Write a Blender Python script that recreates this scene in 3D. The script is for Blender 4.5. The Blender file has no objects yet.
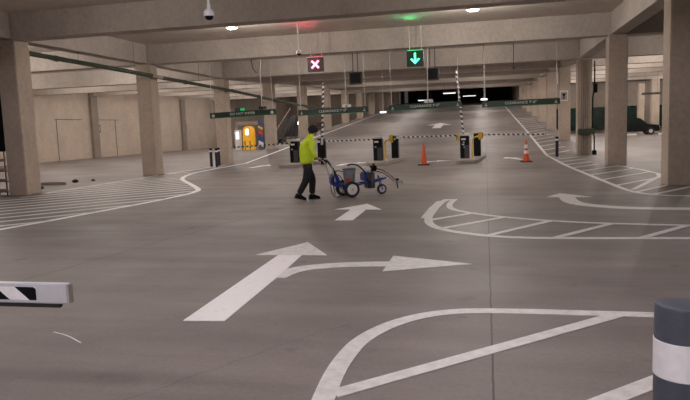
import bpy, bmesh, math, random
from mathutils import Vector, Matrix
random.seed(7)
S = bpy.context.scene
C = S.collection
# ------------------------------------------------------------------ camera
cam_d = bpy.data.cameras.new('camera'); cam = bpy.data.objects.new('camera', cam_d); C.objects.link(cam)
F, YAW, PITCH, ROLL, EYE = 637.3, 0.2197, 0.1109, -0.0364, 1.72
fw = Vector((-math.sin(YAW)*math.cos(PITCH), math.cos(YAW)*math.cos(PITCH), -math.sin(PITCH)))
rt = Vector((math.cos(YAW), math.sin(YAW), 0)); up = rt.cross(fw)
r2 = rt*math.cos(ROLL)+up*math.sin(ROLL); u2 = up*math.cos(ROLL)-rt*math.sin(ROLL)
cam.matrix_world = Matrix(((r2.x,u2.x,-fw.x,0),(r2.y,u2.y,-fw.y,0),(r2.z,u2.z,-fw.z,EYE),(0,0,0,1)))
cam_d.sensor_width = 36; cam_d.lens = F/690*36; cam_d.clip_end = 400
S.camera = cam
# ------------------------------------------------------------------ world, exposure, lamp strength
w = bpy.data.worlds.new('world'); S.world = w; w.use_nodes = True
w.node_tree.nodes['Background'].inputs[0].default_value = (1.0, .95, .92, 1)
w.node_tree.nodes['Background'].inputs[1].default_value = 0.05
S.view_settings.view_transform = 'Standard'; S.view_settings.look = 'None'
S.view_settings.gamma = 1; S.view_settings.use_curve_mapping = False
S.view_settings.exposure = 0.0
LAMP_W = 210.0
LAMP_COL = (1.0, .90, .83)

# ------------------------------------------------------------------ materials
def mat(name, col, rough=.6, metal=0, noise=None, emit=None, spec=.5, coat=0, bump=0):
    m = bpy.data.materials.new(name); m.use_nodes = True; nt = m.node_tree; b = nt.nodes['Principled BSDF']
    b.inputs['Base Color'].default_value = (*col, 1); b.inputs['Roughness'].default_value = rough
    b.inputs['Metallic'].default_value = metal; b.inputs['Specular IOR Level'].default_value = spec
    b.inputs['Coat Weight'].default_value = coat
    if emit: b.inputs['Emission Color'].default_value = (*emit[0], 1); b.inputs['Emission Strength'].default_value = emit[1]
    if noise:
        sc, amt = noise[:2]
        tc = nt.nodes.new('ShaderNodeTexCoord'); n = nt.nodes.new('ShaderNodeTexNoise')
        n.inputs['Scale'].default_value = sc; n.inputs['Detail'].default_value = 6; n.inputs['Roughness'].default_value = .6
        nt.links.new(tc.outputs['Object'], n.inputs['Vector'])
        cr = nt.nodes.new('ShaderNodeValToRGB')
        cr.color_ramp.elements[0].position = .3; cr.color_ramp.elements[1].position = .7
        cr.color_ramp.elements[0].color = (*[c*(1-amt) for c in col], 1)
        cr.color_ramp.elements[1].color = (*[min(1, c*(1+amt)) for c in col], 1)
        nt.links.new(n.outputs['Fac'], cr.inputs['Fac']); nt.links.new(cr.outputs['Color'], b.inputs['Base Color'])
        if bump:
            bp = nt.nodes.new('ShaderNodeBump'); bp.inputs['Strength'].default_value = bump; bp.inputs['Distance'].default_value = .01
            nt.links.new(n.outputs['Fac'], bp.inputs['Height']); nt.links.new(bp.outputs['Normal'], b.inputs['Normal'])
    return m
def concrete(name, col, seams=None, blotch=.10):
    m = bpy.data.materials.new(name); m.use_nodes = True; nt = m.node_tree; b = nt.nodes['Principled BSDF']; L = nt.links
    b.inputs['Roughness'].default_value = .85; b.inputs['Specular IOR Level'].default_value = .25
    tc = nt.nodes.new('ShaderNodeTexCoord')
    n1 = nt.nodes.new('ShaderNodeTexNoise'); n1.inputs['Scale'].default_value = .7; n1.inputs['Detail'].default_value = 7; n1.inputs['Roughness'].default_value = .65
    n2 = nt.nodes.new('ShaderNodeTexNoise'); n2.inputs['Scale'].default_value = 9; n2.inputs['Detail'].default_value = 4
    mp = nt.nodes.new('ShaderNodeMapping'); mp.inputs['Scale'].default_value = (1, 1, .8)
    L.new(tc.outputs['Object'], mp.inputs['Vector']); L.new(mp.outputs['Vector'], n1.inputs['Vector']); L.new(mp.outputs['Vector'], n2.inputs['Vector'])
    c1 = nt.nodes.new('ShaderNodeValToRGB'); c1.color_ramp.elements[0].position = .32; c1.color_ramp.elements[1].position = .68
    c1.color_ramp.elements[0].color = (*[c*(1-blotch*1.6) for c in col], 1); c1.color_ramp.elements[1].color = (*[c*(1+blotch) for c in col], 1)
    L.new(n1.outputs['Fac'], c1.inputs['Fac'])
    mx = nt.nodes.new('ShaderNodeMix'); mx.data_type = 'RGBA'; mx.blend_type = 'OVERLAY'; mx.inputs[0].default_value = .22
    L.new(c1.outputs['Color'], mx.inputs[6]); L.new(n2.outputs['Fac'], mx.inputs[7])
    L.new(mx.outputs[2], b.inputs['Base Color'])
    bp = nt.nodes.new('ShaderNodeBump'); bp.inputs['Strength'].default_value = .15; bp.inputs['Distance'].default_value = .01
    L.new(n2.outputs['Fac'], bp.inputs['Height']); L.new(bp.outputs['Normal'], b.inputs['Normal'])
    return m
def floor_mat():
    m = bpy.data.materials.new('floor_concrete'); m.use_nodes = True; nt = m.node_tree; b = nt.nodes['Principled BSDF']; L = nt.links
    tc = nt.nodes.new('ShaderNodeTexCoord'); sep = nt.nodes.new('ShaderNodeSeparateXYZ'); L.new(tc.outputs['Object'], sep.inputs[0])
    def noise(scale, detail, rough=.6, mp=None):
        n = nt.nodes.new('ShaderNodeTexNoise'); n.inputs['Scale'].default_value = scale; n.inputs['Detail'].default_value = detail; n.inputs['Roughness'].default_value = rough
        if mp:
            p = nt.nodes.new('ShaderNodeMapping'); p.inputs['Scale'].default_value = mp; L.new(tc.outputs['Object'], p.inputs['Vector']); L.new(p.outputs['Vector'], n.inputs['Vector'])
        else: L.new(tc.outputs['Object'], n.inputs['Vector'])
        return n.outputs['Fac']
    def ramp(inp, p0, c0, p1, c1):
        r = nt.nodes.new('ShaderNodeValToRGB'); r.color_ramp.elements[0].position = p0; r.color_ramp.elements[1].position = p1
        r.color_ramp.elements[0].color = (*c0, 1); r.color_ramp.elements[1].color = (*c1, 1); L.new(inp, r.inputs['Fac']); return r.outputs['Color']
    def mul(a, bb, f=1.0):
        x = nt.nodes.new('ShaderNodeMix'); x.data_type = 'RGBA'; x.blend_type = 'MULTIPLY'; x.inputs[0].default_value = f
        L.new(a, x.inputs[6]); L.new(bb, x.inputs[7]); return x.outputs[2]
    base = ramp(noise(.35, 8, .62), .3, (.175, .152, .145), .7, (.268, .238, .225))
    swirl = ramp(noise(1.0, 5, .6, (.25, 1.6, 1)), .35, (.78, .78, .78), .65, (1.05, 1.05, 1.05))
    fine = ramp(noise(26, 5, .7), .25, (.80, .80, .80), .6, (1.04, 1.04, 1.04))
    spots = ramp(noise(3.1, 2, .4), .24, (.62, .60, .58), .31, (1, 1, 1))
    col = mul(mul(mul(base, swirl), fine, .8), spots, .55)
    # joint running down the lane at x = 0.03 and two hairline cracks
    def M(op, a, bb=None):
        n = nt.nodes.new('ShaderNodeMath'); n.operation = op
        for i, v in enumerate((a, bb)):
            if v is None: continue
            if isinstance(v, (int, float)): n.inputs[i].default_value = v
            else: L.new(v, n.inputs[i])
        return n.outputs[0]
    wob = M('MULTIPLY', M('SUBTRACT', noise(1.3, 4, .6), .5), .25)
    wobs = M('MULTIPLY', M('SUBTRACT', noise(2.5, 4, .6), .5), .03)
    j = M('ABSOLUTE', M('ADD', M('SUBTRACT', sep.outputs[0], .03), wobs))
    jm = M('LESS_THAN', j, .0075)
    # crack A: from (-5.7,6.3) to (-4.4,14.4)
    def crack(x0, y0, x1, y1, wd):
        d = Vector((x1-x0, y1-y0)); ln = d.length; d /= ln
        px = M('SUBTRACT', sep.outputs[0], x0); py = M('SUBTRACT', sep.outputs[1], y0)
        dist = M('ABSOLUTE', M('ADD', M('SUBTRACT', M('MULTIPLY', px, d.y), M('MULTIPLY', py, d.x)), wob))
        along = M('ADD', M('MULTIPLY', px, d.x), M('MULTIPLY', py, d.y))
        return M('MULTIPLY', M('LESS_THAN', dist, wd), M('MULTIPLY', M('GREATER_THAN', along, 0), M('LESS_THAN', along, ln)))
    ck = M('MAXIMUM', crack(-5.9, 5.0, -4.4, 14.6, .012), crack(-2.6, 3.2, -1.2, 5.4, .004))
    tot = M('MINIMUM', M('ADD', M('MULTIPLY', jm, .75), M('MULTIPLY', ck, .5)), 1)
    mx = nt.nodes.new('ShaderNodeMix'); mx.data_type = 'RGBA'; L.new(tot, mx.inputs[0]); L.new(col, mx.inputs[6]); mx.inputs[7].default_value = (.03, .028, .027, 1)
    L.new(mx.outputs[2], b.inputs['Base Color'])
    rr = nt.nodes.new('ShaderNodeMapRange'); rr.inputs[3].default_value = .42; rr.inputs[4].default_value = .72
    L.new(noise(.8, 5), rr.inputs[0]); L.new(rr.outputs[0], b.inputs['Roughness'])
    b.inputs['Specular IOR Level'].default_value = .35
    bp = nt.nodes.new('ShaderNodeBump'); bp.inputs['Strength'].default_value = .12; bp.inputs['Distance'].default_value = .01
    L.new(noise(26, 5, .7), bp.inputs['Height']); L.new(bp.outputs['Normal'], b.inputs['Normal'])
    return m
def paint_mat(name, col, wear):
    m = bpy.data.materials.new(name); m.use_nodes = True; nt = m.node_tree; b = nt.nodes['Principled BSDF']; L = nt.links
    tc = nt.nodes.new('ShaderNodeTexCoord'); n = nt.nodes.new('ShaderNodeTexNoise'); n.inputs['Scale'].default_value = 9; n.inputs['Detail'].default_value = 8; n.inputs['Roughness'].default_value = .7
    L.new(tc.outputs['Object'], n.inputs['Vector']); r = nt.nodes.new('ShaderNodeValToRGB')
    r.color_ramp.elements[0].position = .3; r.color_ramp.elements[1].position = .3+wear
    r.color_ramp.elements[0].color = (*[c*(.72) for c in col], 1); r.color_ramp.elements[1].color = (*col, 1)
    L.new(n.outputs['Fac'], r.inputs['Fac']); L.new(r.outputs['Color'], b.inputs['Base Color']); b.inputs['Roughness'].default_value = .55
    return m
def stripe_mat():
    m = bpy.data.materials.new('black_and_white_film'); m.use_nodes = True; nt = m.node_tree; b = nt.nodes['Principled BSDF']; L = nt.links
    tc = nt.nodes.new('ShaderNodeTexCoord'); sp = nt.nodes.new('ShaderNodeSeparateXYZ'); L.new(tc.outputs['Object'], sp.inputs[0])
    a = nt.nodes.new('ShaderNodeMath'); a.operation = 'MULTIPLY_ADD'; L.new(sp.outputs[2], a.inputs[0]); a.inputs[1].default_value = .6; L.new(sp.outputs[0], a.inputs[2])
    q = nt.nodes.new('ShaderNodeMath'); q.operation = 'FLOORED_MODULO'; L.new(a.outputs[0], q.inputs[0]); q.inputs[1].default_value = .23
    g = nt.nodes.new('ShaderNodeMath'); g.operation = 'GREATER_THAN'; L.new(q.outputs[0], g.inputs[0]); g.inputs[1].default_value = .115
    mx = nt.nodes.new('ShaderNodeMix'); mx.data_type = 'RGBA'; L.new(g.outputs[0], mx.inputs[0]); mx.inputs[6].default_value = (.012,.012,.014,1); mx.inputs[7].default_value = (.72,.72,.72,1)
    L.new(mx.outputs[2], b.inputs['Base Color']); b.inputs['Roughness'].default_value = .45
    return m
M_floor = floor_mat()
M_conc = concrete('column_concrete', (.45, .375, .31))
M_beam = concrete('beam_concrete', (.50, .45, .405), blotch=.08)
M_deck = concrete('deck_concrete', (.62, .55, .49), blotch=.07)
M_wall = concrete('wall_concrete', (.44, .37, .31), blotch=.07)
M_pil = concrete('pilaster_concrete', (.25, .21, .18))
M_curb = concrete('curb_concrete', (.36, .32, .29))
M_fresh = paint_mat('fresh_white_paint', (.93, .92, .94), .12)
M_worn = paint_mat('worn_white_paint', (.78, .77, .76), .3)
M_black = mat('black_enamel', (.006, .006, .008), .5, noise=(3, .2), spec=.15)
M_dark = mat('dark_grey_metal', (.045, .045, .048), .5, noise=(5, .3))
M_rubber = mat('black_rubber', (.018, .018, .02), .8, noise=(30, .3))
M_white = mat('white_enamel', (.78, .78, .78), .4, noise=(4, .04))
M_alu = mat('aluminium', (.62, .64, .70), .4, .1, noise=(12, .06))
M_galv = mat('galvanised_steel', (.55, .54, .52), .45, .3, noise=(20, .15))
M_green = mat('dark_green_bar', (.010, .030, .018), .5, noise=(3, .15))
M_pipe = mat('green_pipe_paint', (.035, .055, .032), .5, noise=(3, .2))
M_stripe = stripe_mat()
M_yel2 = mat('cream_enamel', (.75, .68, .45), .5, noise=(5, .1))
M_yellow = mat('yellow_plastic', (.75, .48, .02), .45, noise=(6, .08))
M_orange = mat('orange_plastic', (.75, .10, .02), .5, noise=(10, .1))
M_reflect = mat('white_reflective_tape', (.90, .90, .95), .3, noise=(25, .06))
M_bolgrey = mat('slate_grey_plastic', (.062, .072, .10), .5, noise=(40, .12), bump=.1)
M_navy = mat('navy_plastic', (.012, .016, .035), .45, noise=(6, .2))
M_blue = mat('blue_enamel', (.02, .045, .28), .35, noise=(8, .15))
M_bucket = mat('grey_bucket_plastic', (.22, .24, .27), .5, noise=(14, .25))
M_red = mat('red_sticker', (.7, .03, .02), .5, noise=(10, .1))
M_hiviz = mat('lime_fabric', (.72, .95, .03), .75, noise=(14, .10), bump=.3)
M_trouser = mat('charcoal_fabric', (.010, .010, .012), .85, noise=(14, .3), bump=.3)
M_skin = mat('skin', (.42, .22, .15), .6, noise=(20, .08))
M_hair = mat('dark_hair', (.02, .014, .01), .7, noise=(60, .4))
M_cap = mat('black_cap_fabric', (.012, .012, .014), .8, noise=(40, .3))
M_lens = mat('lamp_lens', (.9, .9, .9), .4, emit=((1, .95, .92), 14), noise=(9, .02))
M_dim_glow = mat('dim_lamp_and_glow', (.9, .9, .9), .4, emit=((.95, 1, .97), 1.6), noise=(9, .02))  # glow for dim lamps and for patches that only look lit
M_redled = mat('red_led', (.9, .1, .15), .4, emit=((1, .12, .2), 9), noise=(9, .02))
M_greenled = mat('green_led', (.1, .9, .4), .4, emit=((.05, 1, .35), 6), noise=(9, .02))
M_redglow = mat('red_led_rim', (.9, .1, .15), .4, emit=((1, .06, .12), 1.2), noise=(9, .02))
M_greenglow = mat('green_led_rim', (.1, .9, .4), .4, emit=((.02, .8, .25), 1.0), noise=(9, .02))
M_signred = mat('sign_box_red', (.045, .012, .015), .5, noise=(9, .1))
M_signgreen = mat('sign_box_green', (.008, .03, .022), .5, noise=(9, .1))
M_text = mat('pale_lettering', (.5, .53, .5), .6, noise=(9, .05))
M_exit = mat('exit_sign_green', (.02, .4, .15), .5, emit=((.05, .8, .3), .15), noise=(9, .05))
M_edge = mat('green_edge_film', (.02, .20, .07), .5, noise=(9, .1))
M_gold = mat('glowing_yellow_vinyl', (.85, .42, .02), .5, noise=(3, .2), emit=((1, .5, .03), .25))  # faint glow put into the vinyl, which is no lamp
M_glass = mat('dark_green_glass', (.012, .026, .022), .12, noise=(2, .4))
M_bluedark = mat('slate_panel', (.08, .09, .11), .5, noise=(3, .2))

# ------------------------------------------------------------------ mesh helpers
class MB:
    def __init__(s): s.bm = bmesh.new()
    def _add(s, verts, faces):
        vs = [s.bm.verts.new(v) for v in verts]
        for f in faces:
            try: s.bm.faces.new([vs[i] for i in f])
            except ValueError: pass
        return vs
    def box(s, x0, x1, y0, y1, z0, z1, mtx=None):
        v = [Vector(p) for p in ((x0,y0,z0),(x1,y0,z0),(x1,y1,z0),(x0,y1,z0),(x0,y0,z1),(x1,y0,z1),(x1,y1,z1),(x0,y1,z1))]
        if mtx: v = [mtx @ p for p in v]
        s._add(v, [(0,3,2,1),(4,5,6,7),(0,1,5,4),(1,2,6,5),(2,3,7,6),(3,0,4,7)]); return s
    def prism(s, poly, axis, a, b):
        """extrude a 2D polygon along axis ('x','y','z') from a to b"""
        def P(u, v, t): return {'x': (t,u,v), 'y': (u,t,v), 'z': (u,v,t)}[axis]
        n = len(poly)
        s._add([P(u,v,a) for u,v in poly]+[P(u,v,b) for u,v in poly],
               [tuple(range(n))[::-1], tuple(range(n,2*n))]+[(i,(i+1)%n,n+(i+1)%n,n+i) for i in range(n)]); return s
    def tube(s, pts, r, seg=12, cap=True):
        pts = [Vector(p) for p in pts]; n = len(pts); rr = r if isinstance(r, (list, tuple)) else [r]*n
        rings = []; prev = None
        for i, p in enumerate(pts):
            t = (pts[min(i+1,n-1)]-pts[max(i-1,0)]).normalized()
            a = prev if prev else (Vector((0,0,1)) if abs(t.z) < .9 else Vector((1,0,0)))
            e1 = (a - t*a.dot(t)).normalized(); e2 = t.cross(e1); prev = e1
            rings.append([s.bm.verts.new(p+(e1*math.cos(k*2*math.pi/seg)+e2*math.sin(k*2*math.pi/seg))*rr[i]) for k in range(seg)])
        for i in range(n-1):
            for k in range(seg): s.bm.faces.new((rings[i][k], rings[i][(k+1)%seg], rings[i+1][(k+1)%seg], rings[i+1][k]))
        if cap: s.bm.faces.new(rings[0][::-1]); s.bm.faces.new(rings[-1])
        return s
    def lathe(s, prof, seg=24, c=(0,0,0), axis='z'):
        rings = []
        def P(r, h, a):
            u, v = r*math.cos(a), r*math.sin(a)
            q = {'z': (u,v,h), 'x': (h,u,v), 'y': (u,h,v)}[axis]
            return Vector(q)+Vector(c)
        for r, h in prof: rings.append([s.bm.verts.new(P(max(r,1e-4), h, k*2*math.pi/seg)) for k in range(seg)])
        for i in range(len(prof)-1):
            for k in range(seg): s.bm.faces.new((rings[i][k], rings[i][(k+1)%seg], rings[i+1][(k+1)%seg], rings[i+1][k]))
        s.bm.faces.new(rings[0][::-1]); s.bm.faces.new(rings[-1]); return s
    def ball(s, c, r, sc=(1,1,1), seg=16):
        bmesh.ops.create_uvsphere(s.bm, u_segments=seg, v_segments=seg//2+2, radius=r, matrix=Matrix.Translation(c) @ Matrix.Diagonal((*sc,1))); return s
    def build(s, name, m, parent=None, bevel=0, smooth=False):
        bmesh.ops.recalc_face_normals(s.bm, faces=s.bm.faces)
        if bevel: bmesh.ops.bevel(s.bm, geom=list(s.bm.edges), offset=bevel, segments=2, affect='EDGES', clamp_overlap=True)
        me = bpy.data.meshes.new(name); s.bm.to_mesh(me); s.bm.free()
        if smooth:
            for p in me.polygons: p.use_smooth = True
            me.set_sharp_from_angle(angle=.7)
        o = bpy.data.objects.new(name, me); C.objects.link(o); me.materials.append(m)
        if parent: o.parent = parent
        return o
def tag(o, label, cat, group=None, kind=None):
    if label: o['label'] = label
    if cat: o['category'] = cat
    if group: o['group'] = group
    if kind: o['kind'] = kind
    return o
def thing(name, label, cat, loc=(0,0,0), rz=0, group=None):
    o = bpy.data.objects.new(name, None); C.objects.link(o); o.location = loc; o.rotation_euler = (0,0,rz); o.empty_display_size = .2
    return tag(o, label, cat, group)
def struct(o): o['kind'] = 'structure'; return o
def dup(root, loc, rz=0, label=None):
    r = root.copy(); C.objects.link(r); r.location = loc; r.rotation_euler = (0,0,rz)
    if label: r['label'] = label
    for ch in list(root.children):
        c = ch.copy(); C.objects.link(c); c.parent = r
        for g in list(ch.children):
            d = g.copy(); C.objects.link(d); d.parent = c
    return r
def text_mesh(name, body, size, m, parent, loc, rot=(math.pi/2,0,0), xs=1.0):
    cu = bpy.data.curves.new(name+'_curve', 'FONT'); cu.body = body; cu.size = size; cu.align_x = 'CENTER'; cu.align_y = 'CENTER'; cu.extrude = .003; cu.offset = size*.012
    t = bpy.data.objects.new(name+'_tmp', cu); C.objects.link(t); dg = bpy.context.evaluated_depsgraph_get(); dg.update()
    me = bpy.data.meshes.new_from_object(t.evaluated_get(dg)); bpy.data.objects.remove(t); bpy.data.curves.remove(cu)
    for v in me.vertices: v.co.x *= xs
    me.materials.clear(); me.materials.append(m)
    o = bpy.data.objects.new(name, me); C.objects.link(o); o.parent = parent; o.location = loc; o.rotation_euler = rot; return o

# ------------------------------------------------------------------ the setting
RY = 34.0; RS = .072; CREST = 117.0
def gz(x, y):
    if -14.8 <= x <= 5.15 and y > RY: return (min(y, CREST)-RY)*RS
    return 0.0
XL, XR, W, D, Y1, P = -14.10, 4.46, .66, .68, 17.34, 8.106       # inner faces of the two rows, column size, first row seen, spacing
BEAM = {-3: 4.82, -2: 4.82, -1: 4.82, 0: 4.82, 1: 4.80, 2: 4.74, 3: 5.01, 4: 5.31, 5: 5.51, 6: 5.70, 7: 5.82, 8: 6.23, 9: 6.68, 10: 7.12, 11: 7.58, 12: 8.05, 13: 8.6}
BD = .84
LX, RX, BY, FY = -33.3, 34.0, -14.0, 128.0
# floor: one slab with the ramp climbing between the column rows
f = MB(); f.box(LX, RX, BY, FY, -.3, 0)
struct(f.build('floor', M_floor))
f = MB(); f.prism([(RY, -.02), (RY, 0.0), (CREST, (CREST-RY)*RS), (FY, (CREST-RY)*RS), (FY, -.02)], 'x', -14.8, 5.15)
o = f.build('floor_ramp', M_floor); struct(o)
# deck above
prof = [(BY, 5.61), (Y1+2*P, 5.61)]+[(Y1+k*P, BEAM[k]+BD) for k in range(3, 14)]+[(FY, 9.6)]
d = MB(); d.prism(prof+[(FY, 10.2), (BY, 10.2)], 'x', LX, RX); struct(d.build('ceiling', M_deck))
n = 0
spans = [(LX, XL-W/2-.02), (XL-W/2+.02, XR+W/2-.02), (XR+W/2+.02, RX)]
for k, zb in BEAM.items():
    y0 = Y1+k*P
    for x0, x1 in spans:
        b = MB(); b.prism([(y0+.05, zb), (y0+D-.05, zb), (y0+D, zb+BD+.3), (y0, zb+BD+.3)], 'x', x0, x1)
        n += 1; struct(b.build('trim_%d' % n, M_beam))
# beams along the two column rows
for xc in (XL-W/2, XR+W/2):
    for k in range(-3, 13):
        y0, y1 = Y1+k*P+D+.02, Y1+(k+1)*P-.02; z0, z1 = BEAM[k], BEAM[k+1]
        b = MB(); b.prism([(y0, z0+.02), (y1, z1+.02), (y1, z1+BD+.2), (y0, z0+BD+.2)], 'x', xc-.26, xc+.26)
        n += 1; struct(b.build('trim_%d' % n, M_beam))
# walls
b = MB(); b.box(LX-.3, LX, BY, FY, 0, 10); struct(b.build('wall_left', M_wall))
b = MB(); b.box(RX, RX+.3, BY, FY, 0, 10); struct(b.build('wall_right', M_wall))
b = MB(); b.box(LX, RX, BY-.3, BY, 0, 10); struct(b.build('wall_back', M_wall))
b = MB(); b.box(LX, XL-W, 108, 108.3, 0, 9); struct(b.build('wall_far_left', M_wall))
b = MB(); b.box(XL-W-.2, XR+W+.2, FY-.3, FY, 5, 10); struct(b.build('wall_far', M_dark))  # coloured dark to stand for the darkness past the ramp crest
b = MB(); b.box(XR+W, RX, 92, 92.3, 0, 8); struct(b.build('wall_far_right', M_pil))
for y in (33.0, 49.4, 66.2):       # pilasters on the left wall
    b = MB(); b.box(LX, LX+.25, y, y+.9, 0, 5.6); n += 1; struct(b.build('trim_%d' % n, M_pil))
# formed outlines of two blocked openings on the left wall
for (ya, yb, yc, yd) in ((44.8, 48.3, 44.9, 45.0), (50.2, 53.8, 53.2, 53.3)):
    b = MB(); b.box(LX, LX+.02, ya, yb, 3.28, 3.33); b.box(LX, LX+.02, yc, yc+.05, 0, 3.28)
    n += 1; struct(b.build('trim_%d' % n, M_dark))
# low end walls of the ramp sides are part of the ramp prism

# ------------------------------------------------------------------ columns
col_labels = {('l',0): 'nearest column of the left row, beside the dark rack', ('l',1): 'second column of the left row, crossed by the green pipe',
 ('l',2): 'left row column behind the group of short bollards', ('l',3): 'left row column right of the yellow booth',
 ('r',0): 'nearest column of the right row, in shade at the right edge', ('r',1): 'wide bare column second nearest in the right row',
 ('r',2): 'right row column with conduits and a dark shelf box', ('r',3): 'right row column carrying the small white notice'}
for side, xc in (('l', XL-W/2), ('r', XR+W/2)):
    for k in range(0, 13):
        y0 = Y1+k*P; zt = BEAM[k]; zg = gz(xc, y0+D/2)
        b = MB(); b.box(xc-W/2, xc+W/2, y0, y0+D, zg-(.3 if y0 > RY else 0), zt)
        o = b.build('concrete_column', M_conc, bevel=.02)
        sd = 'left' if side == 'l' else 'right'
        lab = col_labels.get((side, k)) or 'square concrete column far up the ramp in the %s row' % sd
        tag(o, lab, 'column', 'columns of the %s row' % sd)
for i, (x, y, ww) in enumerate(((17.7, 74.1, .8), (18.1, 82.2, .7))):
    b = MB(); b.box(x-ww/2, x+ww/2, y, y+.7, 0, BEAM[7]); o = b.build('concrete_column', M_conc, bevel=.02)
    tag(o, ('wider distant column just behind the nose of the black car', 'slimmer distant column behind the middle of the black car')[i], 'column', 'columns of the far right bay')

# ------------------------------------------------------------------ ceiling lamps (they light the place)
def lamp_at(x, y, z, label, power=LAMP_W, colour=LAMP_COL, down=False):
    t = thing('ceiling_lamp', label, 'lamp', (x, y, z), group='ceiling lamps')
    MB().tube([(0,0,0), (0,0,-.2)], .02, 8).build('stem', M_galv, t)
    MB().lathe([(.06,-.16), (.17,-.2), (.2,-.26), (.2,-.29)], 20).build('housing', M_galv, t, smooth=True)
    MB().lathe([(.17,-.29), (.15,-.315), (.05,-.325)], 20).build('lens', M_lens, t, smooth=True)
    if down: ld = bpy.data.lights.new('lamp_light', 'AREA'); ld.shape = 'DISK'; ld.size = .3
    else: ld = bpy.data.lights.new('lamp_light', 'POINT'); ld.shadow_soft_size = .12
    ld.energy = power; ld.color = colour
    lo = bpy.data.objects.new('lamp_light', ld); C.objects.link(lo); lo.parent = t; lo.location = (0,0,-.47)
    return t
def deck_z(y):
    p = prof
    for (a, za), (b2, zb) in zip(p, p[1:]):
        if a <= y <= b2: return za+(zb-za)*(y-a)/(b2-a)
    return 5.61
def_lamp = 'round ceiling lamp hung under the deck out of view'
MIDDLE = {-3: 2.8, -2: 1.2, -1: .45, 0: 1.6, 1: .95, 2: .7, 3: .75, 4: .8, 5: .7, 6: .65, 7: .6, 8: .5, 9: .4}
for k in range(-3, 10):
    y = Y1+k*P+4.05+.34
    for x, nm in ((-.35, 'bright round ceiling lamp hung right of the green arrow sign'), (-9.2, 'round ceiling lamp hung between camera domes')):
        if k == 0: y = 21.15; x = x if x > -5 else -8.5
        lamp_at(x, y, deck_z(y), nm if k == 0 else 'round ceiling lamp over the middle lanes behind a beam', LAMP_W*MIDDLE[k]*(.8 if k == 0 and x < -5 else 1), (1, .93, .97) if k < -1 else LAMP_COL, down=k in (2, 3, 5, 7, 9))
for k in range(0, 11):
    y = Y1+k*P+4.4
    for x in (-19.5, -28): lamp_at(x, y, deck_z(y), 'round ceiling lamp of the left bay behind a beam', LAMP_W*(1.5 if k < 7 else .3))
for k in range(1, 9):
    y = Y1+k*P+4.4
    for x in (10, 20): lamp_at(x, y, deck_z(y), 'round ceiling lamp of the right bay behind a beam', LAMP_W*(2.2 if k > 1 else .9))

# ------------------------------------------------------------------ painted floor markings
T = .004
def densify(pts, step=.25):
    o = []
    for (x0, y0), (x1, y1) in zip(pts, pts[1:]):
        nn = max(1, int(math.hypot(x1-x0, y1-y0)/step))
        for i in range(nn): o.append((x0+(x1-x0)*i/nn, y0+(y1-y0)*i/nn))
    return o+[pts[-1]]
def smooth_line(pts, it=2):
    for _ in range(it):
        q = [pts[0]]
        for a, b in zip(pts, pts[1:]): q += [(a[0]*.75+b[0]*.25, a[1]*.75+b[1]*.25), (a[0]*.25+b[0]*.75, a[1]*.25+b[1]*.75)]
        pts = q+[pts[-1]]
    return pts
def zz(x, y): return gz(x, y)
def ribbon(mb, pts, wd, T=T):
    P2 = [Vector(p) for p in pts]; n = len(P2); Lf = []; Rt = []
    for i, p in enumerate(P2):
        t = (P2[min(i+1, n-1)]-P2[max(i-1, 0)]).normalized(); nn = Vector((-t.y, t.x))*wd/2
        Lf.append(p+nn); Rt.append(p-nn)
    for i in range(n-1):
        q = [Lf[i], Rt[i], Rt[i+1], Lf[i+1]]
        vs = [(a.x, a.y, zz(a.x, a.y)) for a in q]+[(a.x, a.y, zz(a.x, a.y)+T) for a in q]
        mb._add(vs, [(0,1,2,3), (4,7,6,5), (0,4,5,1), (1,5,6,2), (2,6,7,3), (3,7,4,0)])
def slab(mb, poly, t=.0048):
    n = len(poly); vs = [(x, y, zz(x, y)) for x, y in poly]+[(x, y, zz(x, y)+t) for x, y in poly]
    mb._add(vs, [tuple(range(n))[::-1], tuple(range(n, 2*n))]+[(i, (i+1) % n, n+(i+1) % n, n+i) for i in range(n)])
# A: big arrow in the foreground, straight on with a branch to the right
t = thing('lane_arrow', 'large foreground arrow pointing ahead with a branch to the right', 'road marking', (-2.6, 7, 0))
def L2(poly, o=(-2.6, 7)): return [(x-o[0], y-o[1]) for x, y in poly]
b = MB(); slab(b, L2([(-2.77,5.30), (-2.37,5.33), (-2.44,7.2), (-2.51,8.36), (-2.85,8.35)])); o = b.build('shaft', M_fresh, t); o['label'] = 'freshly painted bright white shaft'
b = MB(); slab(b, L2([(-3.19,8.355), (-2.15,8.375), (-2.70,9.36)])); b.build('arrow_head', M_worn, t)
b = MB()
cl = smooth_line([(-2.46,7.05), (-2.38,7.42), (-2.18,7.63), (-1.83,7.78), (-1.5,7.84), (-1.20,7.87)]); ribbon(b, L2(cl), .27, .0035); b.build('branch_line', M_worn, t)
b = MB(); slab(b, L2([(-1.23,7.44), (-.18,7.90), (-1.23,8.37)])); b.build('branch_head', M_worn, t)
# B: arrow beside the worker
b = MB(); slab(b, [(-2.82,11.68), (-2.47,11.68), (-2.50,13.28), (-2.84,13.28)]); slab(b, [(-3.20,13.28), (-2.16,13.2), (-2.66,14.24)])
tag(b.build('lane_arrow', M_fresh), 'white straight arrow on the floor just in front of the striping machine', 'road marking')
# F: right-hand curving arrow
b = MB()
ribbon(b, smooth_line([(1.78,15.1), (1.76,14.3), (1.88,13.85), (2.15,13.5), (2.6,13.15), (3.4,12.96), (5.2,12.85)]), .34)
slab(b, [(1.35,15.18), (2.30,15.10), (1.72,15.95)])
tag(b.build('lane_arrow', M_worn), 'white arrow curving in from the right edge beside the hatched islands', 'road marking')
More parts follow.
